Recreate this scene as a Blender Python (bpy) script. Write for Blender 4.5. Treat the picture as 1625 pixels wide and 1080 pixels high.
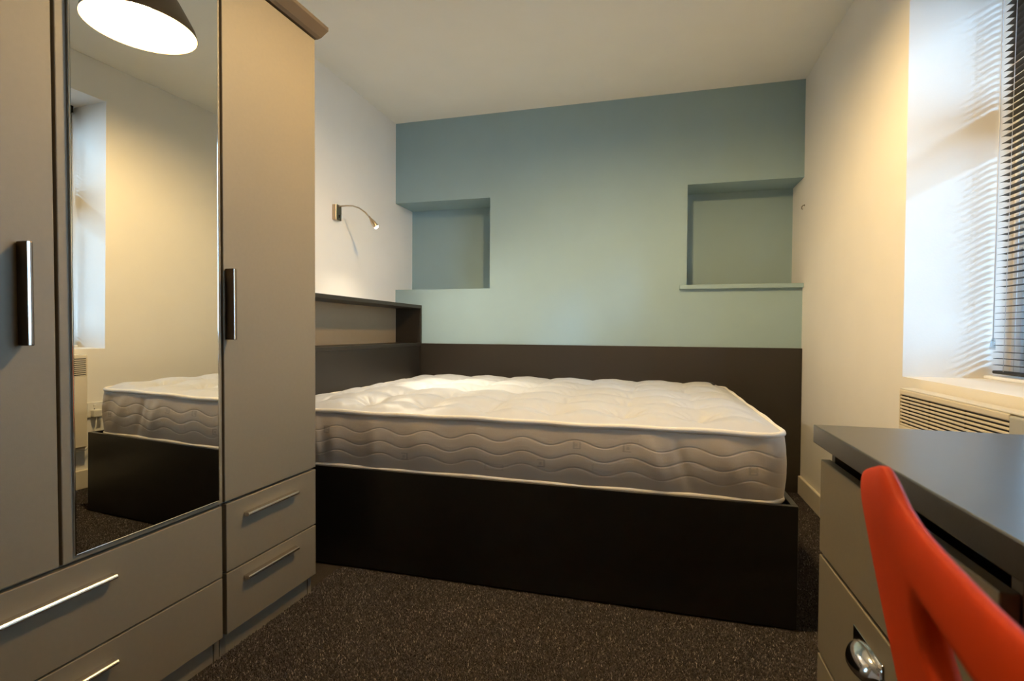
import bpy, bmesh, math, random
import numpy as np
from mathutils import Vector, Matrix
random.seed(7); rng = np.random.default_rng(7)
for o in list(bpy.data.objects): bpy.data.objects.remove(o, do_unlink=True)
SC = bpy.context.scene
COL = SC.collection

# ------------------------------------------------------------------ camera
CAM_POS = Vector((0, 0, 0.9256)); YAW = 0.2653; PITCH = 0.0175; ROLL = 0.0068; FPX = 813.2
cd = bpy.data.cameras.new('camera'); cam = bpy.data.objects.new('camera', cd); COL.objects.link(cam)
cy, sy = math.cos(YAW), math.sin(YAW); cp, sp = math.cos(PITCH), math.sin(PITCH); cr, sr = math.cos(ROLL), math.sin(ROLL)
fw = Vector((-sy, cy, 0)); rt = Vector((cy, sy, 0)); up = Vector((0, 0, 1))
F = cp*fw - sp*up; U = cp*up + sp*fw
XA = cr*rt + sr*U; YA = cr*U - sr*rt; ZA = -F
M4 = Matrix(((XA.x, YA.x, ZA.x, CAM_POS.x), (XA.y, YA.y, ZA.y, CAM_POS.y), (XA.z, YA.z, ZA.z, CAM_POS.z), (0, 0, 0, 1)))
cam.matrix_world = M4
cd.sensor_width = 36; cd.lens = FPX/1625*36; cd.clip_start = .02; cd.clip_end = 100
cd.dof.use_dof = True; cd.dof.focus_distance = 2.3; cd.dof.aperture_fstop = 9
SC.camera = cam

# ------------------------------------------------------------------ world, sun, exposure
W = bpy.data.worlds.new('overcast_sky'); SC.world = W; W.use_nodes = True
nt = W.node_tree; nt.nodes.clear()
wo = nt.nodes.new('ShaderNodeOutputWorld'); bg = nt.nodes.new('ShaderNodeBackground')
tc = nt.nodes.new('ShaderNodeTexCoord'); sx = nt.nodes.new('ShaderNodeSeparateXYZ'); rp = nt.nodes.new('ShaderNodeValToRGB')
mr = nt.nodes.new('ShaderNodeMapRange'); mr.inputs[1].default_value = -1; mr.inputs[2].default_value = 1
nt.links.new(tc.outputs['Generated'], sx.inputs[0]); nt.links.new(sx.outputs['Z'], mr.inputs[0]); nt.links.new(mr.outputs[0], rp.inputs[0])
e = rp.color_ramp.elements
e[0].position = .40; e[0].color = (.30, .33, .36, 1); e[1].position = 1.0; e[1].color = (.40, .68, 1.0, 1)
m1 = rp.color_ramp.elements.new(.50); m1.color = (.43, .67, .97, 1)
bg.inputs['Strength'].default_value = 12
nt.links.new(rp.outputs[0], bg.inputs[0]); nt.links.new(bg.outputs[0], wo.inputs[0])
sun_d = bpy.data.lights.new('bright_cloud_sun', 'SUN'); sun_d.energy = 3.0; sun_d.angle = math.radians(5.5); sun_d.color = (.38, .66, 1)
sun = bpy.data.objects.new('bright_cloud_sun', sun_d); COL.objects.link(sun); sun.location = (3, .2, 3)
sun.rotation_euler = Vector((-.60, .80, -.34)).to_track_quat('-Z', 'Y').to_euler()
vs = SC.view_settings
vs.view_transform = 'Standard'; vs.look = 'None'; vs.gamma = 1; vs.use_curve_mapping = False; vs.exposure = 0.18
SC.display_settings.display_device = 'sRGB'
LAMP_W = 81; LAMP_COL = (1.0, .685, .30); SPOT_W = 46; SPILL_W = 26

# ------------------------------------------------------------------ materials
def s2l(c): return tuple(((v/255)/12.92 if v/255 <= .04045 else ((v/255+.055)/1.055)**2.4) for v in c)
def mat(name, rgb, rough=.6, metal=0.0, spec=.5, var=0.0, vscale=20, bump=0.0, bscale=200, coat=0.0, sheen=0.0, rgb2=None, detail=4):
    m = bpy.data.materials.new(name); m.use_nodes = True
    n = m.node_tree; b = n.nodes['Principled BSDF']
    c = (*s2l(rgb), 1)
    b.inputs['Base Color'].default_value = c; b.inputs['Roughness'].default_value = rough
    b.inputs['Metallic'].default_value = metal; b.inputs['Specular IOR Level'].default_value = spec
    b.inputs['Coat Weight'].default_value = coat; b.inputs['Sheen Weight'].default_value = sheen
    t = n.nodes.new('ShaderNodeTexCoord')
    if var > 0:
        nz = n.nodes.new('ShaderNodeTexNoise'); nz.inputs['Scale'].default_value = vscale; nz.inputs['Detail'].default_value = detail
        mx = n.nodes.new('ShaderNodeMix'); mx.data_type = 'RGBA'
        c2 = (*s2l(rgb2), 1) if rgb2 else tuple(v*(1-var) for v in c[:3])+(1,)
        mx.inputs['A'].default_value = c; mx.inputs['B'].default_value = c2
        n.links.new(t.outputs['Object'], nz.inputs['Vector']); n.links.new(nz.outputs['Fac'], mx.inputs['Factor'])
        n.links.new(mx.outputs['Result'], b.inputs['Base Color'])
    if bump > 0:
        nb = n.nodes.new('ShaderNodeTexNoise'); nb.inputs['Scale'].default_value = bscale; nb.inputs['Detail'].default_value = 3
        bp = n.nodes.new('ShaderNodeBump'); bp.inputs['Strength'].default_value = bump; bp.inputs['Distance'].default_value = .002
        n.links.new(t.outputs['Object'], nb.inputs['Vector']); n.links.new(nb.outputs['Fac'], bp.inputs['Height'])
        n.links.new(bp.outputs['Normal'], b.inputs['Normal'])
    return m
def emis(name, rgb, s):
    m = bpy.data.materials.new(name); m.use_nodes = True; b = m.node_tree.nodes['Principled BSDF']
    b.inputs['Base Color'].default_value = (.8, .8, .8, 1)
    b.inputs['Emission Color'].default_value = (*rgb, 1); b.inputs['Emission Strength'].default_value = s
    return m
def glass_mat(name, tint=(1, 1, 1)):
    m = bpy.data.materials.new(name); m.use_nodes = True; n = m.node_tree; n.nodes.clear()
    out = n.nodes.new('ShaderNodeOutputMaterial'); tr = n.nodes.new('ShaderNodeBsdfTransparent'); gl = n.nodes.new('ShaderNodeBsdfGlossy')
    tr.inputs[0].default_value = (*tint, 1); gl.inputs['Roughness'].default_value = .02
    lw = n.nodes.new('ShaderNodeLayerWeight'); lw.inputs['Blend'].default_value = .5; mx = n.nodes.new('ShaderNodeMixShader')
    pw = n.nodes.new('ShaderNodeMath'); pw.operation = 'POWER'; pw.inputs[1].default_value = 5
    fr = n.nodes.new('ShaderNodeMath'); fr.operation = 'MULTIPLY_ADD'; fr.inputs[1].default_value = .9; fr.inputs[2].default_value = .04
    n.links.new(lw.outputs['Facing'], pw.inputs[0]); n.links.new(pw.outputs[0], fr.inputs[0])
    n.links.new(fr.outputs[0], mx.inputs[0]); n.links.new(tr.outputs[0], mx.inputs[1]); n.links.new(gl.outputs[0], mx.inputs[2]); n.links.new(mx.outputs[0], out.inputs[0])
    return m
M_WHITE = mat('white_emulsion', (243, 240, 235), .85, spec=.25, var=.05, vscale=6, bump=.12, bscale=160)
M_CEIL = mat('ceiling_emulsion', (250, 248, 241), .9, spec=.2, var=.05, vscale=5, bump=.12, bscale=140)
M_BLUE = mat('teal_emulsion', (157, 182, 190), .85, spec=.25, var=.08, vscale=5, bump=.12, bscale=160)
M_GREY = mat('grey_beige_laminate', (124, 113, 94), .55, spec=.4, var=.10, vscale=90, bump=.08, bscale=420)
M_GREYD = mat('grey_beige_edge', (108, 100, 87), .55, spec=.4)
M_SLOT = mat('carcass_inside', (70, 62, 55), .7)
M_DARK = mat('charcoal_laminate', (43, 37, 30), .42, spec=.5, var=.18, vscale=35, bump=.05, bscale=300)
M_DARKB = mat('black_brown_board', (23, 20, 18), .30, spec=.5, var=.15, vscale=30, bump=.03, bscale=250)
M_HARD = mat('brown_backing_board', (150, 130, 104), .6, var=.08, vscale=40)
M_DESK = mat('graphite_desktop', (58, 56, 54), .32, spec=.8, var=.12, vscale=30, bump=.05, bscale=300)
M_STEEL = mat('brushed_steel', (222, 216, 206), .27, metal=1, bump=.05, bscale=500)
M_STEELD = mat('dark_steel', (96, 80, 66), .38, metal=1)
M_NICKEL = mat('satin_nickel', (190, 172, 150), .28, metal=1)
M_CHROME = mat('chrome', (225, 222, 218), .12, metal=1)
M_MIRROR = mat('mirror_silver', (236, 238, 234), .0, metal=1)
M_EDGE = mat('mirror_bevel', (235, 240, 240), .06, metal=1)
M_FABRIC = mat('white_damask', (198, 200, 206), .45, spec=.35, sheen=.3, var=.03, vscale=40, bump=.08, bscale=900)
M_PIPE = mat('mattress_tape', (238, 232, 222), .6, sheen=.3, bump=.2, bscale=900)
M_PVC = mat('white_upvc', (235, 237, 240), .3)
M_SLAT = mat('black_slat', (14, 14, 17), .5, spec=.5)
M_CORD = mat('blind_cord', (200, 202, 208), .6)
M_HEAT = mat('cream_heater', (226, 217, 200), .4)
M_HEATD = mat('heater_dark_inside', (40, 33, 28), .7)
M_HEATG = mat('heater_end_grey', (178, 180, 180), .45)
M_PLAST = mat('white_plastic', (228, 226, 220), .35)
M_ORANGE = mat('orange_plastic', (208, 60, 0), .65, spec=.12, var=.05, vscale=50, bump=.05, bscale=500)
M_SHADE = mat('taupe_shade', (122, 108, 90), .5, bump=.03)
M_SHADEW = mat('white_shade_lining', (246, 244, 238), .7)
M_GLASS = glass_mat('window_glass', (.95, .98, .98)); M_CLEAR = glass_mat('clear_acrylic', (.86, .9, .93))
M_BULB = emis('lit_bulb', (1, .86, .62), 30); M_LED = emis('lit_led', (1, .93, .8), 40)
M_STRAP = mat('black_webbing', (22, 21, 20), .7, bump=.3, bscale=600)
M_FLOOR = mat('carpet_backing', (58, 51, 47), .95, spec=.1, var=.5, vscale=220, bump=.5, bscale=300)

def vcol_mat(name, rough, spec=.2, sheen=0, bump=0, bscale=900):
    m = mat(name, (128, 128, 128), rough, spec=spec, sheen=sheen, bump=bump, bscale=bscale)
    a = m.node_tree.nodes.new('ShaderNodeVertexColor'); a.layer_name = 'Col'
    m.node_tree.links.new(a.outputs['Color'], m.node_tree.nodes['Principled BSDF'].inputs['Base Color'])
    return m
M_PILE = vcol_mat('carpet_pile', .95, .1)
M_BORDER = vcol_mat('quilted_border', .62, .3, .3, .12, 700)

# ------------------------------------------------------------------ helpers
def add_box(bm, x0, x1, y0, y1, z0, z1, bev=0.0, seg=2):
    x0, x1 = min(x0, x1), max(x0, x1); y0, y1 = min(y0, y1), max(y0, y1); z0, z1 = min(z0, z1), max(z0, z1)
    vs_ = [bm.verts.new((x, y, z)) for x in (x0, x1) for y in (y0, y1) for z in (z0, z1)]
    fs = [bm.faces.new([vs_[i] for i in q]) for q in ((0, 1, 3, 2), (4, 6, 7, 5), (0, 4, 5, 1), (2, 3, 7, 6), (0, 2, 6, 4), (1, 5, 7, 3))]
    if bev > 0:
        es = list({ed for f in fs for ed in f.edges})
        bmesh.ops.bevel(bm, geom=es, offset=bev, segments=seg, affect='EDGES', profile=.5)
def bx(*a, **k):
    bm = bmesh.new(); add_box(bm, *a, **k); return bm
def add_tube(bm, pts, r, n=10, cap=True):
    pts = [Vector(p) for p in pts]; rs = r if isinstance(r, (list, tuple)) else [r]*len(pts)
    rings = []; nrm = None
    for i, p in enumerate(pts):
        t = (pts[min(i+1, len(pts)-1)]-pts[max(i-1, 0)]).normalized()
        if nrm is None:
            a = Vector((0, 0, 1)) if abs(t.z) < .9 else Vector((1, 0, 0)); nrm = t.cross(a).normalized()
        nrm = (nrm - t*nrm.dot(t)).normalized(); bn = t.cross(nrm)
        rings.append([bm.verts.new(p + rs[i]*(math.cos(2*math.pi*k/n)*nrm + math.sin(2*math.pi*k/n)*bn)) for k in range(n)])
    for a, b in zip(rings, rings[1:]):
        for k in range(n):
            f = bm.faces.new((a[k], a[(k+1) % n], b[(k+1) % n], b[k])); f.smooth = True
    if cap: bm.faces.new(rings[0][::-1]); bm.faces.new(rings[-1])
def tube(pts, r, n=10):
    bm = bmesh.new(); add_tube(bm, pts, r, n); return bm
def add_lathe(bm, prof, cx=0, cy=0, n=48, close=False):
    rings = [[bm.verts.new((cx+r*math.cos(2*math.pi*k/n), cy+r*math.sin(2*math.pi*k/n), z)) for k in range(n)] for r, z in prof]
    pr = list(zip(rings, rings[1:]))
    if close: pr.append((rings[-1], rings[0]))
    for a, b in pr:
        for k in range(n):
            f = bm.faces.new((a[k], a[(k+1) % n], b[(k+1) % n], b[k])); f.smooth = True
def obj(name, bm, m, parent=None, recalc=True):
    if recalc: bmesh.ops.recalc_face_normals(bm, faces=bm.faces[:])
    me = bpy.data.meshes.new(name); bm.to_mesh(me); bm.free(); me.materials.append(m)
    o = bpy.data.objects.new(name, me); COL.objects.link(o)
    if parent: o.parent = parent
    return o
def smooth(o):
    for p in o.data.polygons: p.use_smooth = True
    return o
def tag(o, label=None, cat=None, group=None, kind=None):
    for k, v in (('label', label), ('category', cat), ('group', group), ('kind', kind)):
        if v: o[k] = v
    return o
def thing(name, label, cat, loc=(0, 0, 0), rot=(0, 0, 0), group=None):
    o = bpy.data.objects.new(name, None); COL.objects.link(o); o.location = loc; o.rotation_euler = rot; o.empty_display_size = .1
    return tag(o, label, cat, group)
def struct(name, bm, m, parent=None):
    o = obj(name, bm, m, parent)
    if parent is None: o['kind'] = 'structure'
    return o

# ------------------------------------------------------------------ room shell
XL, XR, YB, ZC = -1.775, .848, 3.334, 2.4
YN = 3.60; ZN, ZB = 1.218, 1.834; XN1, XN2 = -1.066, .206
YW0, YW1, ZS, ZH = .70, 2.083, .778, 2.19; YF0 = -2.3
XO = 1.27
struct('floor', bx(XL-.2, XO, YF0-.2, YN+.2, -.12, -.006), M_FLOOR)
struct('ceiling', bx(XL-.2, XO, YF0-.2, YN+.2, ZC, ZC+.12), M_CEIL)
struct('wall_left', bx(XL-.2, XL, YF0-.2, YN+.2, -.12, ZC), M_WHITE)
struct('wall_front', bx(XL, XO, YF0-.2, YF0, -.12, ZC), M_WHITE)
bm = bmesh.new()
add_box(bm, XL, XR, YB, YN+.2, -.12, ZN)
add_box(bm, XN1, XN2, YB, YN+.2, ZN, ZB)
add_box(bm, XL, XR, YB, YN+.2, ZB, ZC)
add_box(bm, XL, XN1, YN, YN+.2, ZN, ZB); add_box(bm, XN2, XR, YN-.02, YN+.2, ZN, ZB)
struct('wall_back', bm, M_BLUE)
bm = bmesh.new()
add_box(bm, XR, XO, YF0, YW0, -.12, ZC); add_box(bm, XR, XO, YW1, YN+.2, -.12, ZC)
add_box(bm, XR, XO, YW0, YW1, -.12, ZS); add_box(bm, XR, XO, YW0, YW1, ZH, ZC)
struct('wall_right', bm, M_WHITE)
struct('baseboard_right', bx(XR-.016, XR, YF0, YB-.03, -.006, .10, bev=.004), mat('skirting_gloss', (228, 220, 205), .35))
struct('trim_1', bx(.164, XR+.0, YB-.03, YB+.25, ZN-.026, ZN, bev=.003), M_BLUE)

# ------------------------------------------------------------------ window
bm = bmesh.new()
FX0, FX1 = 1.155, 1.225
for a in ((YW1-.05, YW1, ZS, ZH), (YW0, YW0+.05, ZS, ZH)): add_box(bm, FX0, FX1, *a, bev=.004)
for z in (ZS, ZH-.05): add_box(bm, FX0, FX1, YW0+.05, YW1-.05, z, z+.05, bev=.004)
win = struct('window_1', bm, M_PVC)
ym = (YW0+YW1)/2
for a, b in ((ym-.03, ym+.03),):
    obj('mullion', bx(FX0, FX1, a, b, ZS+.05, ZH-.05, bev=.004), M_PVC, win)
obj('transom', bx(FX0, FX1, ym+.03, YW1-.05, 1.62, 1.675, bev=.004), M_PVC, win)
for a, b, c, d in ((ym+.03, YW1-.05, ZS+.05, 1.62), (ym+.03, YW1-.05, 1.675, ZH-.05), (YW0+.05, ym-.03, ZS+.05, ZH-.05)):
    bm = bmesh.new(); w = .036
    add_box(bm, FX0+.012, FX1-.01, a+.002, a+w, c+.002, d-.002, bev=.005); add_box(bm, FX0+.012, FX1-.01, b-w, b-.002, c+.002, d-.002, bev=.005)
    add_box(bm, FX0+.012, FX1-.01, a+w, b-w, c+.002, c+w, bev=.005); add_box(bm, FX0+.012, FX1-.01, a+w, b-w, d-w, d-.002, bev=.005)
    s = obj('sash', bm, M_PVC, win)
    obj('pane', bx(FX0+.035, FX0+.039, a+w-.006, b-w+.006, c+w-.006, d-w+.006), M_GLASS, s)
obj('window_board', bx(1.08, FX0+.005, YW0+.002, YW1-.002, ZS, ZS+.012, bev=.004), M_PVC, win)

# ------------------------------------------------------------------ wardrobe
WA, WT, WR = -.0372, .0053, .010
WO = Vector((-1.1373, 1.5577, 0))
WROT = Matrix.Rotation(WA, 3, 'Z') @ Matrix.Rotation(WT, 3, 'Y') @ Matrix.Rotation(WR, 3, 'X')
SJ = .3875; ZT = 1.926; ZD = .441; ZM = .240; Z0 = .064; DEP = -.54
def wl(d0, d1, s0, s1, z0, z1, bev=.002, seg=2): return bx(d0, d1, -s1, -s0, z0, z1, bev=bev, seg=seg)
def bar_handle_v(s, z0, z1, parent, depth=.032, w=.011):
    # flat D-shaped bar standing proud of the door, long side vertical
    bm = bmesh.new(); add_box(bm, .001, depth, -s-w/2, -s+w/2, z0, z1, bev=.0025, seg=3)
    h = obj('handle', bm, M_STEELD, parent); h['label'] = 'upright dark steel bar handle'
    b2 = bmesh.new(); add_box(b2, depth-.001, depth+.0012, -s-w/2+.0003, -s-w/2+.0048, z0+.001, z1-.001, bev=.0004)
    obj('face_strip', b2, M_CHROME, h); return h
def bar_handle_h(s0, s1, z, parent, depth=.020, w=.0115):
    bm = bmesh.new(); n = 10
    # D profile extruded along the drawer
    prof = [(.001, -w/2), (depth-.006, -w/2)] + [(depth-.006+.006*math.sin(math.pi*k/6), -w/2*math.cos(math.pi*k/6)) for k in range(1, 6)] + [(depth-.006, w/2), (.001, w/2)]
    A = [bm.verts.new((d, -s0, z+q)) for d, q in prof]; B = [bm.verts.new((d, -s1, z+q)) for d, q in prof]
    for i in range(len(prof)):
        j = (i+1) % len(prof); bm.faces.new((A[i], A[j], B[j], B[i]))
    bm.faces.new(A); bm.faces.new(B)
    h = obj('handle', bm, M_STEEL, parent); h['label'] = 'polished steel bar handle'; return h
def cornice(s0, s1, parent, cap0):
    bm = bmesh.new()
    prof = [(-.02, ZT+.001), (.006, ZT+.001), (.016, ZT+.008), (.036, ZT+.034), (.036, ZT+.046), (.028, ZT+.050), (-.02, ZT+.050)]
    A = [bm.verts.new((d, -s0+cap0*max(d, 0)*.6, z)) for d, z in prof]; B = [bm.verts.new((d, -s1, z)) for d, z in prof]
    for i in range(len(prof)):
        j = (i+1) % len(prof); bm.faces.new((A[i], A[j], B[j], B[i]))
    bm.faces.new(A); bm.faces.new(B)
    o = obj('cornice', bm, mat('cornice_brown', (82, 68, 53), .5), parent); o['label'] = 'brown moulded cornice'; return o
def wardrobe(name, label, s0, s1, doors, drawers, hs):
    """s is measured along the front from the right-hand end, towards the camera"""
    root = thing(name, label, 'wardrobe', WO + WROT @ Vector((0, -s0, 0)), (WR, WT, WA))
    L = s1-s0
    bm = bmesh.new()
    for a, b in ((0.001, .019), (L-.019, L-.001)): add_box(bm, DEP, -.020, -b, -a, -.012, ZT, bev=.001)
    add_box(bm, DEP, -.021, -L+.019, -.019, ZT-.018, ZT); add_box(bm, DEP, -.021, -L+.019, -.019, Z0-.002, Z0+.016)
    add_box(bm, DEP, DEP+.008, -L+.019, -.019, Z0, ZT); add_box(bm, DEP+.01, -.021, -L+.019, -.019, ZD-.018, ZD-.002)
    obj('carcass', bm, M_GREYD, root)
    obj('plinth', wl(-.036, -.0215, .020, L-.020, -.012, Z0-.003), M_GREY, root)
    cornice(-.004 if s0 == 0 else .001, L-.001, root, 1 if s0 == 0 else 0)
    for (a, b, kind, hpos) in doors:
        d = obj('door', wl(-.0185, 0, a, b, ZD+.004, ZT-.003), M_GREY, root)
        if hpos: bar_handle_v(hpos, .901, 1.099, d)
        if kind == 'mirror':
            d['label'] = 'door carrying a tall mirror'
            s0m, s1m, z0m, z1m = .0215, .374, .459, 1.885
            cs = (s0m+s1m)/2; cz = ZD
            bm = bmesh.new(); hw = (s1m-s0m)/2
            add_box(bm, -.003, .0035, -hw, hw, z0m-cz, z1m-cz)
            mp = obj('mirror', bm, M_MIRROR, d); mp.location = (.001, -cs, cz); mp.rotation_euler = (0, .0034, -.0036)
            mp['label'] = 'tall frameless mirror glass'
            bm = bmesh.new(); t = .0028
            for (y0, y1, zz0, zz1) in ((-hw-t, -hw, z0m-cz-t, z1m-cz+t), (hw, hw+t, z0m-cz-t, z1m-cz+t), (-hw, hw, z0m-cz-t, z0m-cz), (-hw, hw, z1m-cz, z1m-cz+t)):
                add_box(bm, -.003, .0035, y0, y1, zz0, zz1, bev=.0012)
            e_ = obj('mirror_edge', bm, M_EDGE, d); e_.location = mp.location; e_.rotation_euler = mp.rotation_euler
            e_['label'] = 'thin bright bevelled mirror edge'
    for (a, b, z0, z1, h0, h1, hz) in drawers:
        d = obj('drawer', wl(-.0185, 0, a, b, z0, z1), M_GREY, root)
        bar_handle_h(h0, h1, hz, d)
    return root
g = .003
wardrobe('wardrobe', 'narrow grey-beige wardrobe with one plain door and two drawers, nearest the bed', 0, SJ,
         [(.0, SJ-.004, 'plain', .3745)],
         [(.0, SJ-.008, ZM+g, ZD-.004, .106, .318, .389), (.0, SJ-.008, Z0, ZM-g/3, .106, .318, .202)], None)
L2 = 1.18-SJ
wardrobe('wardrobe', 'wide grey-beige wardrobe with a mirrored door and two wide drawers, at left edge of photo', SJ, 1.18,
         [(.004, .3975, 'mirror', None), (.4035, L2, 'plain', .850-SJ)],
         [(.006, L2, ZM-.002, ZD-.004, .689-SJ, .905-SJ, .3805), (.006, L2, Z0, ZM-.006, .689-SJ, .905-SJ, .1865)], None)

# ------------------------------------------------------------------ shelf headboard along the left wall
XS = -1.566
YS0, YS1 = 1.62, 3.310
sh = thing('bookcase_headboard', 'dark brown open bookcase unit behind the mattress along the white wall', 'bookcase', (XL+.1, 2.4, 0))
def loc_part(name, parent, m, *b, bev=.0015):
    o = obj(name, bx(*b, bev=bev), m, parent); o.matrix_parent_inverse = Matrix.Translation(-parent.location); return o
loc_part('top_board', sh, M_DARK, XL+.002, XS, YS0, YS1+.020, 1.084, 1.106)
loc_part('back_board', sh, M_HARD, XL+.002, XL+.016, YS0, YS1, .0, 1.084)
loc_part('end_panel', sh, M_DARK, XL+.016, XS, YS1, YS1+.020, .0, 1.084)
loc_part('end_panel', sh, M_DARK, XL+.016, XS, YS0, YS0+.018, .0, 1.084)
loc_part('shelf', sh, M_DARK, XL+.016, XS, YS0+.018, YS1, .820, .842)
loc_part('front_panel', sh, M_DARK, XS-.022, XS-.004, YS0+.018, YS1, .0, .820)

# ------------------------------------------------------------------ headboard panel along the back wall
hb = tag(obj('headboard_panel', bx(XS+.002, XR-.001, YB-.022, YB-.001, -.004, .839, bev=.0015), M_DARK),
         'long low dark brown panel fixed along the teal wall behind the mattress', 'headboard')

# ------------------------------------------------------------------ bed base
XB, YF, ZBT = .448, 1.761, .387
bed = thing('bed_base', 'black boxed bed base under the white mattress', 'bed', (-.55, 2.5, 0))
loc_part('front_panel', bed, M_DARKB, XS+.002, XB, YF, YF+.018, .002, ZBT)
loc_part('side_panel', bed, M_DARKB, XB-.018, XB, YF+.0185, YB-.024, .002, ZBT)
loc_part('platform', bed, M_DARKB, XS+.002, XB-.019, YF+.0185, YB-.024, .350, .372)
loc_part('support_rail', bed, M_DARKB, -.56, -.53, YF+.02, YB-.03, .002, .349)

# ------------------------------------------------------------------ mattress
MX0, MX1, MY0, MY1 = -1.556, .424, 1.789, 3.300
MZ0, MZ1 = .374, .604
mt = thing('mattress', 'white button-tufted mattress with wavy quilted border on the black bed base', 'mattress', ((MX0+MX1)/2, (MY0+MY1)/2, MZ0))
def rel(o, parent):
    o.parent = parent; o.matrix_parent_inverse = Matrix.Translation(-parent.location); return o
def np_mesh(name, V, Fq, m, smooth_=True):
    me = bpy.data.meshes.new(name); me.from_pydata(V.tolist(), [], Fq.tolist()); me.materials.append(m)
    if smooth_: me.polygons.foreach_set('use_smooth', np.ones(len(me.polygons), bool))
    me.update(); o = bpy.data.objects.new(name, me); COL.objects.link(o); return o
def grid_faces(nu, nv, wrap=False):
    i, j = np.meshgrid(np.arange(nu if wrap else nu-1), np.arange(nv-1), indexing='ij')
    a = i*nv+j; b = ((i+1) % nu)*nv+j
    return np.stack([a, b, b+1, a+1], -1).reshape(-1, 4)
RC = .075
def corner_path(step, inset=0.0):
    """rounded rectangle, evenly stepped; returns points and outward normals and arclength"""
    x0, x1, y0, y1 = MX0+inset, MX1-inset, MY0+inset, MY1-inset; r = RC-inset
    P = []; N = []
    def line(a, b, n):
        k = max(2, int(np.hypot(*(np.array(b)-a))/step))
        for t in np.arange(k)/k: P.append(np.array(a)*(1-t)+np.array(b)*t); N.append(n)
    def arc(c, a0):
        k = max(3, int(r*math.pi/2/step))
        for t in np.arange(k)/k:
            a = a0+t*math.pi/2; P.append(np.array(c)+r*np.array([math.cos(a), math.sin(a)])); N.append((math.cos(a), math.sin(a)))
    line((x0+r, y0), (x1-r, y0), (0, -1)); arc((x1-r, y0+r), -math.pi/2)
    line((x1, y0+r), (x1, y1-r), (1, 0)); arc((x1-r, y1-r), 0)
    line((x1-r, y1), (x0+r, y1), (0, 1)); arc((x0+r, y1-r), math.pi/2)
    line((x0, y1-r), (x0, y0+r), (-1, 0)); arc((x0+r, y0+r), math.pi)
    P = np.array(P); N = np.array(N, float); d = np.r_[0, np.cumsum(np.hypot(*np.diff(P, axis=0).T))]
    return P, N, d
# border (sides)
P, N, D = corner_path(.0055)
nz_ = 128; zz = np.linspace(MZ0+.010, MZ1-.012, nz_); t = (zz-MZ0)/(MZ1-MZ0)
off = np.zeros((len(P), nz_))
off += .010*np.sin(np.pi*t)[None, :]
lam = .19
colr = np.ones((len(P), nz_, 3))*np.array(s2l((201, 188, 172)))
dist_min = np.full((len(P), nz_), 9.0)
for k, zc in enumerate((.536, .487, .440)):
    wv = zc + .0115*np.cos(2*np.pi*(D+MX0+RC+.250)/lam)
    dd = np.abs(zz[None, :]-wv[:, None]); dist_min = np.minimum(dist_min, dd)
off -= .0011*np.exp(-(dist_min/.0016)**2); off += .0004*np.clip(dist_min/.015, 0, 1)
# vertical buckles in the border, a few shallow ones
for c, w, a, sl in ((.06, .022, .006, .2), (.13, .018, .005, .1), (.185, .02, .006, -.1), (.26, .03, .004, .1), (.44, .03, .003, 0), (.63, .05, .003, .1), (1.50, .03, .0045, -.35), (1.585, .02, -.004, -.3), (1.74, .035, .0045, -.5), (1.83, .03, -.004, -.5), (2.1, .03, .006, .3), (2.2, .025, -.004, .2), (2.45, .03, .006, -.2), (2.72, .04, .005, .2), (3.05, .03, .005, 0), (3.3, .03, .005, .2)):
    off += a*np.exp(-((D[:, None]-c-sl*(zz[None, :]-.49))/w)**2)*np.sin(np.pi*np.clip(t, 0, 1))[None, :]
off += .0010*np.sin(D*31)[:, None]*np.sin(np.pi*t)[None, :]
# woven motifs, printed flat in the cloth
X_of = D + MX0+RC
def ring(cx, cz, sx_, sz_, w=.0035, k=.66, inner=True):
    a = np.abs(X_of[:, None]-cx); b = np.abs(zz[None, :]-cz)
    m_ = (a < sx_) & (b < sz_) & ~((a < sx_-w) & (b < sz_-w)); colr[m_] *= k
    if inner: colr[(a < sx_*.45) & (b < sz_*.45)] *= .74
for cx, cz in ((-.247, .531), (-.073, .531), (.322, .484), (-.91, .445), (-.375, .458), (-1.25, .53), (.62, .53), (.80, .50), (1.00, .525), (1.02, .50), (1.25, .47), (1.45, .52), (1.62, .46)):
    ring(cx, cz, .0135, .0135)
for cx, cz in ((-.16, .458), (.47, .425), (-.55, .43), (.92, .535), (1.35, .43)): ring(cx, cz, .034, .012, w=.003, k=.86, inner=False)
V = np.zeros((len(P), nz_, 3)); V[..., 0] = P[:, None, 0]+N[:, None, 0]*off; V[..., 1] = P[:, None, 1]+N[:, None, 1]*off; V[..., 2] = zz[None, :]
# bottom and top tuck-ins
o = np_mesh('border', V.reshape(-1, 3), grid_faces(len(P), nz_, True), M_BORDER)
ca = o.data.color_attributes.new('Col', 'FLOAT_COLOR', 'POINT')
ca.data.foreach_set('color', np.concatenate([colr.reshape(-1, 3), np.ones((len(P)*nz_, 1))], 1).astype(np.float32).ravel())
rel(o, mt)
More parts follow.
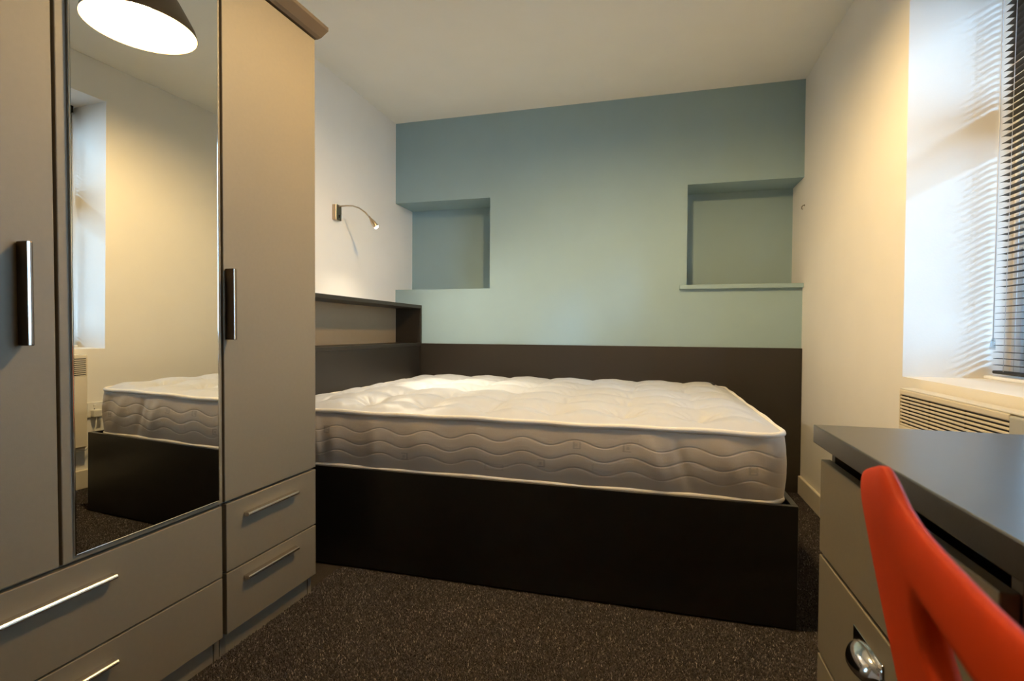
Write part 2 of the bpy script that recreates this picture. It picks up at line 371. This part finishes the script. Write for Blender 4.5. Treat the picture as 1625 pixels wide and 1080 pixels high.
# piping, slightly wobbly like hand-closed tape
def piping(z, r, inset):
    Q, Nn, Dd = corner_path(.02, inset)
    wob = .0016*np.sin(Dd*9)+.0014*np.sin(Dd*23+1)
    bm = bmesh.new(); n = 10; rings = []
    for i in range(len(Q)):
        rings.append([bm.verts.new((Q[i, 0]+Nn[i, 0]*r*math.cos(2*math.pi*k/n), Q[i, 1]+Nn[i, 1]*r*math.cos(2*math.pi*k/n), z+wob[i]+1.15*r*math.sin(2*math.pi*k/n))) for k in range(n)])
    for i in range(len(rings)):
        a, b = rings[i], rings[(i+1) % len(rings)]
        for k in range(n):
            f = bm.faces.new((a[k], a[(k+1) % n], b[(k+1) % n], b[k])); f.smooth = True
    return rel(obj('piping', bm, M_PIPE), mt)
piping(MZ1-.004, .0085, .001); piping(MZ0+.0105, .0100, .003)
# tufted top
step = .0085
xs = np.arange(MX0+.002, MX1, step); ys = np.arange(MY0+.002, MY1, step)
X, Y = np.meshgrid(xs, ys, indexing='ij')
ax = np.minimum(X-MX0, MX1-X); ay = np.minimum(Y-MY0, MY1-Y)
# pull the grid into the rounded corners
qx = np.clip(RC-ax, 0, None); qy = np.clip(RC-ay, 0, None); rr = np.hypot(qx, qy)
inc = (qx > 0) & (qy > 0); mxq = np.maximum(qx, qy); sc = np.where(inc & (rr > 0), mxq/np.maximum(rr, 1e-6), 1)
Xn = np.where(inc, X+np.sign(X-(MX0+MX1)/2)*(qx*sc-qx), X); Yn = np.where(inc, Y+np.sign(Y-(MY0+MY1)/2)*(qy*sc-qy), Y)
ed = np.where(inc, RC-mxq, np.minimum(ax, ay))
crown = .026*(1-np.exp(-(ed/.075)**1.3))
tx = [.166-.2625*i for i in range(7)]; ty = [1.95+.262*j for j in range(5)]
dim = np.zeros_like(X); seam = np.zeros_like(X)
wx = 2*np.pi*(X-tx[0])/.2625; wy = 2*np.pi*(Y-ty[0])/.262
pil = .25*(2-np.cos(wx)-np.cos(wy))           # 0 at tufts, 1 in the middle of a puff
dimk = np.zeros_like(X)
for a in tx:
    for b in ty:
        r2 = np.hypot(X-a, (Y-b)); j1, j2 = rng.uniform(.8, 1.2, 2); ph = rng.uniform(0, 6)
        dimk += .023*j1*np.exp(-(r2/.046)) 
        th = np.arctan2(Y-b, X-a)
        dimk += .0026*j2*np.exp(-((r2-.055)/.04)**2)*np.cos(th*11+ph)*(.5+.5*np.cos(th*3+ph))
fade = 1-np.exp(-(ed/.05)**2)
# pulled crease ridges between neighbouring buttons, running along the length
crease = np.zeros_like(X)
for b in ty:
    bow = .030*(1-np.cos(wx))/2
    crease += .0060*np.exp(-(np.abs(Y-b-bow)/.016)**1.5)
for a in tx:
    bow = .018*(1-np.cos(wy))/2
    crease += .0045*np.exp(-(np.abs(X-a-bow)/.015)**1.5)
wr = .0012*np.sin(X*95+7*np.sin(Y*14))*np.exp(-((Y-MY0-.06)/.05)**2) + .0008*np.sin((X+Y*.7)*70+3*np.sin(Y*9))
Z = MZ1-.001 + crown + fade*(.021*pil**.8 - 1.6*dimk - crease + wr - .004)
Vt = np.stack([Xn, Yn, Z], -1).reshape(-1, 3)
o = np_mesh('quilted_top', Vt, grid_faces(len(xs), len(ys)), M_FABRIC); rel(o, mt)
bm = bmesh.new(); add_box(bm, MX0+.03, MX1-.03, MY0+.03, MY1-.03, MZ0, MZ0+.008); rel(obj('underside', bm, M_PIPE), mt)
for a in tx:
    for b in ty:
        i = int(round((a-xs[0])/step)); j = int(round((b-ys[0])/step))
        zb = float(Z[min(max(i, 0), len(xs)-1), min(max(j, 0), len(ys)-1)])
        bm = bmesh.new(); add_lathe(bm, [(.0005, zb+.007), (.006, zb+.006), (.009, zb+.003), (.0095, zb-.004)], a, b, 10)
        rel(obj('tuft_button', bm, M_PIPE), mt)
# black strap lying over the far edge of the mattress
def top_z(x, y):
    i = min(max(int(round((x-xs[0])/step)), 0), len(xs)-1); j = min(max(int(round((y-ys[0])/step)), 0), len(ys)-1); return float(Z[i, j])
pts = [(.10, 3.283), (.19, 3.268), (.26, 3.245), (.31, 3.20), (.335, 3.13), (.343, 3.06)]
bm = bmesh.new(); prev = None
for i, (x, y) in enumerate(pts):
    tdir = Vector((pts[min(i+1, 5)][0]-pts[max(i-1, 0)][0], pts[min(i+1, 5)][1]-pts[max(i-1, 0)][1], 0)).normalized(); nn = Vector((-tdir.y, tdir.x, 0))*.006
    z = max(top_z(x+a_, y+b_) for a_ in (-.009, 0, .009) for b_ in (-.009, 0, .009))+.0015
    cur = [bm.verts.new(Vector((x, y, z+dz))+s_*nn) for s_, dz in ((-1, 0), (1, 0), (1, .003), (-1, .003))]
    if prev:
        for k in range(4): bm.faces.new((prev[k], prev[(k+1) % 4], cur[(k+1) % 4], cur[k]))
    else: bm.faces.new(cur)
    prev = cur
bm.faces.new(prev)
tag(obj('strap', bm, M_STRAP), 'thin black strap lying on the far right corner of the mattress', 'strap')

# ------------------------------------------------------------------ desk with pedestal drawers
DX0, DZ1 = .322, .740
dk = thing('desk', 'grey desk with a dark graphite top and drawers under the window, behind the orange chair', 'desk', (.6, .6, 0))
loc_part('desktop', dk, M_DESK, DX0, XR-.03, -.25, 1.171, .7035, DZ1, bev=.002)
PX = .334; PY0, PY1 = .610, 1.162
bm = bmesh.new()
for a, b in ((PY0+.001, PY0+.018), (PY1-.018, PY1-.001)): add_box(bm, PX+.02, XR-.06, a, b, .002, .7030)
add_box(bm, XR-.07, XR-.06, PY0+.018, PY1-.018, .02, .7030); add_box(bm, PX+.02, XR-.07, PY0+.018, PY1-.018, .07, .085)
add_box(bm, PX+.035, PX+.05, PY0+.018, PY1-.018, .002, .07)
o = obj('pedestal_carcass', bm, M_GREYD, dk); rel(o, dk)
def cup_handle(y, z, parent):
    bm = bmesh.new(); nu, nv = 20, 10; w, h, d = .050, .034, .026
    V_ = {}
    for layer, k in ((0, 1.0), (1, .93)):
        for i in range(nu+1):
            th = math.pi*i/nu
            for j in range(nv+1):
                ph = math.pi/2*j/nv
                V_[layer, i, j] = bm.verts.new((PX-.001-d*k*math.sin(ph)*math.sin(th)**.7 if 0 < i < nu else PX-.001, y-w*k*math.cos(th)*(1-.10*j/nv), z+h*k*(math.cos(ph))*math.sin(th)**.6 - .012))
    for layer in (0, 1):
        for i in range(nu):
            for j in range(nv):
                try:
                    f = bm.faces.new((V_[layer, i, j], V_[layer, i+1, j], V_[layer, i+1, j+1], V_[layer, i, j+1])); f.smooth = True
                except ValueError: pass
    for i in range(nu):
        bm.faces.new((V_[0, i, nv], V_[0, i+1, nv], V_[1, i+1, nv], V_[1, i, nv]))
    add_box(bm, PX-.0022, PX-.0003, y-w-.006, y+w+.006, z-.020, z+h-.006, bev=.0008)
    bmesh.ops.remove_doubles(bm, verts=bm.verts[:], dist=1e-5)
    o = obj('cup_handle', bm, M_CHROME); o.parent = parent; o['label'] = 'chrome cup pull'
    o.matrix_parent_inverse = (Matrix.Translation(-dk.location)); return o
for z0, z1 in ((.487, .672), (.2845, .4795), (.086, .2775)):
    d = loc_part('drawer', dk, M_GREY, PX, PX+.018, PY0, PY1, z0, z1, bev=.002)
    h = cup_handle(.915 if z0 < .4 else .815, (z0+z1)/2+.030, d)
    h.matrix_parent_inverse = Matrix.Identity(4)
loc_part('end_panel', dk, M_GREYD, PX+.02, XR-.06, -.23, -.212, .002, .7030)
loc_part('modesty_panel', dk, M_GREYD, XR-.085, XR-.067, -.212, PY0, .35, .7030)

# ------------------------------------------------------------------ orange chair
ZTOP = .83; CH0 = Vector((.1026, .1775, ZTOP)); RCL = math.radians(10)
dS = Vector((.18711, .98234, 0)).normalized(); dOut = Vector((dS.y, -dS.x, 0)); dDn = Vector((0, 0, -1))*math.cos(RCL)+dOut*math.sin(RCL)
dNr = dS.cross(dDn).normalized()
if dNr.dot(dOut) < 0: dNr = -dNr
ch = thing('chair', 'bright orange plastic chair pulled up to the desk', 'chair', (.30, .33, 0))
def catmull(pts, n=6):
    out = []; m_ = len(pts)
    for i in range(m_):
        p0, p1, p2, p3 = (Vector(pts[(i+k-1) % m_]) for k in range(4))
        for t_ in np.arange(n)/n:
            out.append(.5*((2*p1)+(p2-p0)*t_+(2*p0-5*p1+4*p2-p3)*t_**2+(3*p1-p0-3*p2+p3)*t_**3))
    return out
def resample(loop, n, start=0):
    L_ = loop+[loop[0]]; d_ = [0]
    for a, b in zip(L_, L_[1:]): d_.append(d_[-1]+(b-a).length)
    res = []
    for k in range(n):
        q = d_[-1]*k/n; i = max(j for j in range(len(d_)-1) if d_[j] <= q); tt = (q-d_[i])/max(d_[i+1]-d_[i], 1e-9)
        res.append(L_[i].lerp(L_[i+1], tt))
    return res
outer = catmull([(s_, d_) for s_, d_ in ((-.02, .000), (.05, .003), (.115, .005), (.155, .001), (.180, -.008), (.205, -.006), (.315, .022), (.388, .044), (.406, .066), (.405, .105), (.382, .158), (.335, .215), (.305, .29), (.290, .36), (.20, .385), (.05, .385), (-.02, .36), (-.05, .29), (-.08, .215), (-.11, .154), (-.12, .10), (-.113, .05), (-.08, .012))])
inner = catmull([(s_, d_) for s_, d_ in ((.02, .036), (.06, .037), (.10, .0385), (.120, .0405), (.130, .050), (.132, .066), (.114, .080), (.06, .092), (.02, .096), (-.03, .092), (-.05, .066), (-.03, .039))])
NP = 220
outer = resample(outer, NP)
oc_ = Vector((.125, .18)); outer = [p+(p-oc_).normalized()*.004 for p in outer]
ic = Vector((.04, .064))
# match each outer point to the inner loop by evenly mixed angle / arc length
inn = resample(inner, NP)
a0 = [math.atan2((p-ic).y, (p-ic).x) for p in inn]
sh0 = min(range(NP), key=lambda k: sum(((outer[(i+k) % NP]-ic).normalized()-(inn[i]-ic).normalized()).length for i in range(0, NP, 4)))
outer = outer[sh0:]+outer[:sh0]
bm = bmesh.new(); KR = 30
def c3(p, off_):
    s_, d_ = p
    bend = .030*((s_-.12)/.25)**2*0.35
    return CH0 + dS*s_ + dDn*d_ + dNr*(off_ + bend)
def layer(off_, ins):
    rows = []
    for k in range(KR+1):
        f = k/KR; row = []
        for i in range(NP):
            p = inn[i].lerp(outer[i], f)
            if k in (0, KR): 
                q = inn[i].lerp(outer[i], .02 if k == 0 else .985); p = p.lerp(q, ins)
            row.append(bm.verts.new(c3(p, off_)))
        rows.append(row)
    return rows
TH = .015
def padded(side):
    rows = []
    def poly_d(p, L_):
        A_ = np.array([tuple(q) for q in L_]); B_ = np.roll(A_, -1, 0); d_ = B_-A_; w_ = np.array(tuple(p))-A_
        t_ = np.clip((w_*d_).sum(1)/np.maximum((d_*d_).sum(1), 1e-12), 0, 1)
        return float(np.hypot(*(w_-t_[:, None]*d_).T).min())
    for k in range(KR+1):
        row = []
        for i in range(NP):
            f_ = k/KR; f_ = .5-.5*math.cos(math.pi*f_)
            p = inn[i].lerp(outer[i], f_)
            do = poly_d(p, outer); di = poly_d(p, inn)
            g_ = 1.0
            for d_, R_ in ((do, .034), (di, .012)):
                e_ = 1-min(d_/R_, 1); g_ *= math.sqrt(max(0, 1-e_*e_*.97))
            row.append(bm.verts.new(c3(p, TH*.25+side*TH/2*(.10+.90*g_))))
        rows.append(row)
    return rows
A = padded(1); B = padded(-1)
mo = [bm.verts.new(c3(outer[i]+(outer[i]-ic).normalized()*.0008, TH*.25)) for i in range(NP)]; mi = [bm.verts.new(c3(inn[i], TH*.25)) for i in range(NP)]
def strip(r0, r1):
    for i in range(NP):
        f = bm.faces.new((r0[i], r0[(i+1) % NP], r1[(i+1) % NP], r1[i])); f.smooth = True
for k in range(KR): strip(A[k], A[k+1]); strip(B[k], B[k+1])
strip(A[KR], mo); strip(mo, B[KR]); strip(A[0], mi); strip(mi, B[0])
rel(obj('backrest', bm, M_ORANGE), ch)
# seat: gently dished slab joined to the foot of the backrest
foot = CH0 + dS*.12 + dDn*.375
nu, nv = 22, 20; Vs = []
for layer_ in (0, 1):
    for i in range(nu):
        for j in range(nv):
            u = i/(nu-1)*2-1; v = j/(nv-1)*2-1
            k = 1/max(1, (abs(u)**5+abs(v)**5)**.2)
            uu, vv = u*k, v*k
            dish = -.014*(1-uu*uu)*(1-vv*vv) + (.02*max(0, -uu)**3) - .018*max(0, uu)**4
            p = foot + dOut*(.20+.205*uu) + dS*(.205*vv) + Vector((0, 0, .462-foot.z+dish-(.008 if layer_ else 0)))
            Vs.append(p)
bm = bmesh.new(); vv_ = [bm.verts.new(p) for p in Vs]
def idx(l_, i, j): return vv_[l_*nu*nv+i*nv+j]
for l_ in (0, 1):
    for i in range(nu-1):
        for j in range(nv-1): bm.faces.new((idx(l_, i, j), idx(l_, i+1, j), idx(l_, i+1, j+1), idx(l_, i, j+1))).smooth = True
per = [(i, 0) for i in range(nu)]+[(nu-1, j) for j in range(1, nv)]+[(i, nv-1) for i in range(nu-2, -1, -1)]+[(0, j) for j in range(nv-2, 0, -1)]
for a, b in zip(per, per[1:]+per[:1]): bm.faces.new((idx(0, *a), idx(0, *b), idx(1, *b), idx(1, *a)))
rel(obj('seat', bm, M_ORANGE), ch)
sc0 = foot + dOut*.20; sc0.z = .44
for a in (-1, 1):
    for b in (-1, 1):
        top_ = sc0 + dOut*(.13*a) + dS*(.15*b); bot = sc0 + dOut*(.20*a) + dS*(.20*b); bot.z = 0.0
        l_ = obj('leg', tube([top_, top_.lerp(bot, .5), bot + Vector((0, 0, .012))], .0105, 12), M_CHROME); rel(l_, ch); l_['label'] = 'chrome tube leg'
        f_ = obj('foot_cap', tube([bot + Vector((0, 0, .022)), bot], .0125, 12), M_SLAT); f_.parent = l_
bm = bmesh.new(); add_box(bm, -.012, .012, -.16, .16, .432, .444, bev=.003)
for a in (-1, 1):
    o = obj('seat_rail', bmesh.new(), M_CHROME); bpy.data.objects.remove(o)
    bb = bmesh.new(); q = sc0 + dOut*(.13*a)
    add_tube(bb, [q - dS*.16 + Vector((0, 0, .002)), q + dS*.16 + Vector((0, 0, .002))], .010, 12); rel(obj('seat_rail', bb, M_CHROME), ch)
bm.free()

# ------------------------------------------------------------------ pendant lamp (seen in the mirror)
LX, LY, LZ = -.169, 1.585, 2.15
pd = thing('pendant_lamp', 'lit pendant lamp with wide taupe cone shade, reflected in the wardrobe mirror', 'lamp', (LX, LY, ZC))
bm = bmesh.new(); add_lathe(bm, [(.200, LZ), (.192, LZ+.03), (.136, LZ+.13), (.092, LZ+.165), (.045, LZ+.180), (.022, LZ+.184), (.022, LZ+.187), (.046, LZ+.183), (.094, LZ+.168), (.138, LZ+.132), (.1945, LZ+.031), (.2025, LZ)], LX, LY, 64, close=True)
s_ = rel(obj('lamp_shade', bm, M_SHADE), pd)
bm = bmesh.new(); add_lathe(bm, [(.1995, LZ+.001), (.1912, LZ+.030), (.1352, LZ+.1295), (.0912, LZ+.1645), (.0442, LZ+.1793), (.0225, LZ+.1832)], LX, LY, 64)
li = obj('lining', bm, M_SHADEW); li.parent = s_; li['label'] = 'white inside of the shade'
rel(obj('lamp_holder', (lambda b: (add_lathe(b, [(.0005, LZ+.212), (.016, LZ+.208), (.020, LZ+.19), (.020, LZ+.165), (.0005, LZ+.164)], LX, LY, 24), b)[1])(bmesh.new()), M_PLAST), pd)
bm = bmesh.new(); add_lathe(bm, [(.0005, LZ+.163), (.013, LZ+.160), (.016, LZ+.150), (.027, LZ+.133), (.030, LZ+.118), (.026, LZ+.100), (.015, LZ+.091), (.0005, LZ+.088)], LX, LY, 24)
rel(obj('bulb', bm, M_BULB), pd)
rel(obj('flex', tube([(LX, LY, LZ+.208), (LX, LY, ZC-.02)], .0035, 8), M_PLAST), pd)
bm = bmesh.new(); add_lathe(bm, [(.0005, ZC-.032), (.03, ZC-.030), (.046, ZC-.012), (.048, ZC)], LX, LY, 32); rel(obj('ceiling_rose', bm, M_PLAST), pd)
pl = bpy.data.lights.new('pendant_light', 'POINT'); pl.energy = LAMP_W; pl.color = LAMP_COL; pl.shadow_soft_size = .055
po = bpy.data.objects.new('pendant_light', pl); COL.objects.link(po); po.location = (LX, LY, LZ+.047)

# ------------------------------------------------------------------ reading lamp on the left wall
rl = thing('reading_lamp', 'small brushed nickel gooseneck reading lamp on the white wall above the bookcase', 'lamp', (XL, 2.605, 1.6))
bp_ = rel(obj('wall_plate', bx(XL+.0005, XL+.026, 2.577, 2.632, 1.560, 1.650, bev=.003, seg=3), M_NICKEL), rl)
sw = obj('switch', bx(XL+.026, XL+.029, 2.601, 2.611, 1.575, 1.592, bev=.001), M_SLAT); sw.parent = bp_; sw.matrix_parent_inverse = Matrix.Translation(-rl.location)
sw.matrix_parent_inverse = Matrix.Identity(4)
arm = [(-1.750, 2.604, 1.638), (-1.735, 2.604, 1.641), (-1.698, 2.604, 1.642), (-1.659, 2.607, 1.639), (-1.622, 2.612, 1.626), (-1.586, 2.620, 1.600), (-1.565, 2.628, 1.575)]
rel(obj('gooseneck', tube(arm, .0042, 10), M_NICKEL), rl)
h0 = Vector(arm[-1]); hd = (Vector((-1.517, 2.655, 1.496))-h0).normalized()
bm = bmesh.new(); add_tube(bm, [h0-hd*.004, h0+hd*.006, h0+hd*.020, h0+hd*.036, h0+hd*.062, h0+hd*.066], [.005, .0055, .010, .0135, .0155, .0150], 18)
hh = rel(obj('lamp_head', bm, M_NICKEL), rl)
bm = bmesh.new(); add_tube(bm, [h0+hd*.066, h0+hd*.070, h0+hd*.074], [.0125, .0115, .006], 16)
le = obj('led_lens', bm, M_LED); le.parent = hh; le['label'] = 'glowing lens'
sd = bpy.data.lights.new('reading_light', 'SPOT'); sd.energy = SPOT_W; sd.color = (1, .86, .60); sd.spot_size = math.radians(46); sd.spot_blend = .9; sd.shadow_soft_size = .01
so = bpy.data.objects.new('reading_light', sd); COL.objects.link(so); so.location = h0+hd*.082
so.rotation_euler = (Vector((-.99, 2.66, .62))-so.location).to_track_quat('-Z', 'Y').to_euler()

sd2 = bpy.data.lights.new('reading_glow', 'SPOT'); sd2.energy = SPILL_W; sd2.color = (1, .84, .60); sd2.spot_size = math.radians(165); sd2.spot_blend = 1; sd2.shadow_soft_size = .012
so2 = bpy.data.objects.new('reading_glow', sd2); COL.objects.link(so2); so2.location = so.location; so2.rotation_euler = so.rotation_euler

# ------------------------------------------------------------------ venetian blind
vb = thing('venetian_blind', 'black venetian blind with open slats hanging in the window recess', 'blind', (1.115, 1.38, ZH))
BY0, BY1 = YW0+.02, 2.060; BX = 1.108
def slat_mesh():
    bm = bmesh.new(); n = 6; w = .0125; rows = []
    for k in range(n+1):
        u = -1+2*k/n; x = w*u; z = .0016*(1-u*u)
        rows.append([bm.verts.new((x, y, z+dz)) for y in (BY0-1.38, BY1-1.38) for dz in (0, .0007)])
    for a, b in zip(rows, rows[1:]):
        for q in ((0, 2), (1, 3), (0, 1), (2, 3)): bm.faces.new((a[q[0]], a[q[1]], b[q[1]], b[q[0]]))
    bm.faces.new((rows[0][0], rows[0][1], rows[0][3], rows[0][2])); bm.faces.new((rows[-1][0], rows[-1][1], rows[-1][3], rows[-1][2]))
    return bm
z = .8255; k = 0; first = None
while z < ZH-.045:
    if first is None:
        first = obj('slat', slat_mesh(), M_SLAT, vb); s_ = first
    else:
        s_ = first.copy(); COL.objects.link(s_); s_.parent = vb
    s_.location = (BX-1.115 + .012*(z-.80), 0, z-ZH); s_.rotation_euler = (random.gauss(0, .0006), math.radians(random.gauss(0, 1.0)), 0)
    z += .0214; k += 1
rel(obj('bottom_rail', bx(BX-.013, BX+.013, BY0, BY1+.004, .797, .808, bev=.004, seg=3), M_SLAT), vb)
rel(obj('head_rail', bx(BX-.006, BX+.034, BY0-.004, BY1+.004, ZH-.040, ZH-.001, bev=.002), M_SLAT), vb)
for y in (2.005, 1.40, .84):
    for dx in (-.0135, .0135):
        rel(obj('ladder_cord', tube([(BX+dx, y, .806), (BX+dx+.012*(ZH-.84), y, ZH-.04)], .0007, 5), M_CORD), vb)
for i, (y, x0, zb) in enumerate(((2.040, BX-.020, .905), (2.028, BX-.026, .912))):
    c_ = rel(obj('pull_cord', tube([(x0-.004, y, zb), (x0+.004, y, ZH-.03)], .0016, 6), M_CORD), vb)
    c_['label'] = 'pale pull cord'
    t_ = obj('cord_tassel', tube([(x0-.004, y, zb+.004), (x0-.004, y, zb-.006), (x0-.005, y, zb-.028)], [.003, .006, .0075], 10), M_CLEAR); t_.parent = c_
    t_.matrix_parent_inverse = Matrix.Identity(4); t_['label'] = 'clear plastic tassel'

# ------------------------------------------------------------------ panel heater under the window
HY1, HY0, HX, HZ1, HZ0 = 1.960, 1.300, .790, .748, .230
ht = thing('panel_heater', 'cream wall-mounted panel heater with louvred grille below the window sill', 'heater', (XR, 1.63, .25))
bm = bmesh.new()
add_box(bm, HX+.008, XR-.012, HY0, HY1, HZ0, HZ1-.002, bev=.008, seg=3)
rel(obj('body', bm, M_HEAT), ht)
gy0, gy1, gz0, gz1 = 1.424, 1.955, .630, .7435
bm = bmesh.new()
add_box(bm, HX, HX+.010, gy0, HY1, HZ0+.01, gz0-.001, bev=.003)
add_box(bm, HX, HX+.010, gy0, HY1, .7285, HZ1-.003, bev=.003)
add_box(bm, HX, HX+.010, HY1-.006, HY1, gz0-.001, .7285, bev=.001)
rel(obj('front_panel', bm, M_HEAT), ht)
rel(obj('grille_back', bx(HX+.0060, HX+.0085, gy0, HY1-.006, gz0-.001, .7285), M_HEATD), ht)
o = rel(obj('control_end', bx(HX-.002, HX+.012, HY0, gy0-.002, HZ0+.005, HZ1-.006, bev=.005, seg=3), M_HEATG), ht); o['label'] = 'plain grey control end'
o = rel(obj('top_cap', bx(HX+.002, XR-.012, HY0, HY1, HZ1-.003, HZ1+.002, bev=.002), M_PLAST), ht)
nl = 9; pit = (.7285-gz0)/nl
f0 = None
for i in range(nl):
    zc = gz0+pit*(i+.28)
    if f0 is None:
        f0 = obj('louvre', bx(-.005, .0035, gy0-1.63, HY1-.006-1.63, -.0028, .0028, bev=.001, seg=1), M_HEAT, ht); q = f0
    else: q = f0.copy(); COL.objects.link(q); q.parent = ht
    q.location = (HX+.0055-XR, 0, zc-.25)
for y in (1.60, 1.78, 1.90):
    rel(obj('grille_rib', bx(HX+.003, HX+.007, y-.002, y+.002, gz0, .7285), M_HEATD), ht)
for y in (1.42, 1.84): rel(obj('wall_bracket', bx(XR-.013, XR-.0005, y-.02, y+.02, .35, .65), M_STEEL), ht)

# ------------------------------------------------------------------ socket with plug (in the mirror)
sk = thing('wall_socket', 'white double wall socket beside the bed, reflected low in the mirror', 'socket', (XR, 2.061, .43))
rel(obj('face_plate', bx(XR-.009, XR-.0005, 1.988, 2.134, .388, .474, bev=.003, seg=3), M_PLAST), sk)
for y in (2.024, 2.098):
    rel(obj('rocker', bx(XR-.0125, XR-.008, y-.006, y+.006, .446, .462, bev=.001), M_PLAST), sk)
    bm = bmesh.new(); add_box(bm, XR-.0095, XR-.0088, y-.0025, y+.0025, .430, .439)
    if y > 2.05:
        for q in (-1, 1): add_box(bm, XR-.0095, XR-.0088, y+q*.011-.003, y+q*.011+.003, .409, .413)
    rel(obj('pin_slot', bm, M_SLAT), sk)
pg = thing('plug', 'white plug in the wall socket beside the heater, reflected in the mirror', 'plug', (XR-.03, 2.024, .41))
rel(obj('plug_body', bx(XR-.042, XR-.0095, 2.002, 2.046, .392, .434, bev=.006, seg=3), M_PLAST), pg)
cb = [(XR-.028, 2.024, .392), (XR-.030, 2.020, .34), (XR-.032, 1.995, .25), (XR-.032, 1.965, .215), (XR-.03, 1.92, .222)]
rel(obj('flex', tube(cb, .0035, 8), M_PLAST), pg)
# small hook on the right wall by the niche
bm = bmesh.new(); hk = [(XR-.0003, 3.318, 1.668), (XR-.008, 3.318, 1.667), (XR-.014, 3.318, 1.660), (XR-.015, 3.318, 1.650), (XR-.011, 3.318, 1.643)]
add_tube(bm, hk, .002, 8); add_tube(bm, [(XR-.0002, 3.318, 1.668), (XR-.002, 3.318, 1.668)], .005, 10)
tag(obj('wall_hook', bm, M_STEELD), 'tiny dark metal hook on the white wall beside the right niche', 'hook')

# ------------------------------------------------------------------ carpet pile
def pile(x0, x1, y0, y1, sp_):
    n = int((x1-x0)*(y1-y0)/sp_**2); return np.stack([rng.uniform(x0, x1, n), rng.uniform(y0, y1, n)], 1)
pt = np.concatenate([pile(-1.17, .46, .95, 1.76, .0037), pile(.449, XR-.016, 1.2, YB-.024, .0055)])
n = len(pt); h = rng.uniform(.003, .0075, n); r = rng.uniform(.0013, .0025, n); a0_ = rng.uniform(0, 6.28, n); lean = rng.normal(0, .0022, (n, 2))
K = 4
V = np.zeros((n, K+1, 3)); ang = a0_[:, None]+np.arange(K)[None, :]*2*np.pi/K
V[:, :K, 0] = pt[:, 0:1]+r[:, None]*np.cos(ang); V[:, :K, 1] = pt[:, 1:2]+r[:, None]*np.sin(ang); V[:, :K, 2] = -.006
V[:, K, :2] = pt+lean; V[:, K, 2] = -.006+h
base = np.arange(n)[:, None]*(K+1)
T3 = np.concatenate([np.concatenate([base+k, base+(k+1) % K, base+K], 1)[:, None, :] for k in range(K)], 1).reshape(-1, 3)
me = bpy.data.meshes.new('carpet_pile'); me.vertices.add(n*(K+1)); me.vertices.foreach_set('co', V.astype(np.float32).ravel())
me.loops.add(len(T3)*3); me.loops.foreach_set('vertex_index', T3.astype(np.int32).ravel())
me.polygons.add(len(T3)); me.polygons.foreach_set('loop_start', np.arange(0, len(T3)*3, 3, dtype=np.int32))
me.update(calc_edges=True); me.validate()
shade_ = np.array([s2l(c) for c in ((54, 49, 50), (70, 64, 64), (42, 38, 39), (94, 87, 86), (122, 114, 112))])
pick = rng.choice(5, n, p=[.37, .29, .22, .10, .02]); cc = shade_[pick]
ca = me.color_attributes.new('Col', 'FLOAT_COLOR', 'POINT')
ca.data.foreach_set('color', np.repeat(np.concatenate([cc, np.ones((n, 1))], 1)[:, None, :], K+1, 1).astype(np.float32).ravel())
me.materials.append(M_PILE)
cpile = bpy.data.objects.new('carpet_pile', me); COL.objects.link(cpile)
tag(cpile, 'speckled dark brown carpet pile covering the floor', 'carpet', kind='stuff')
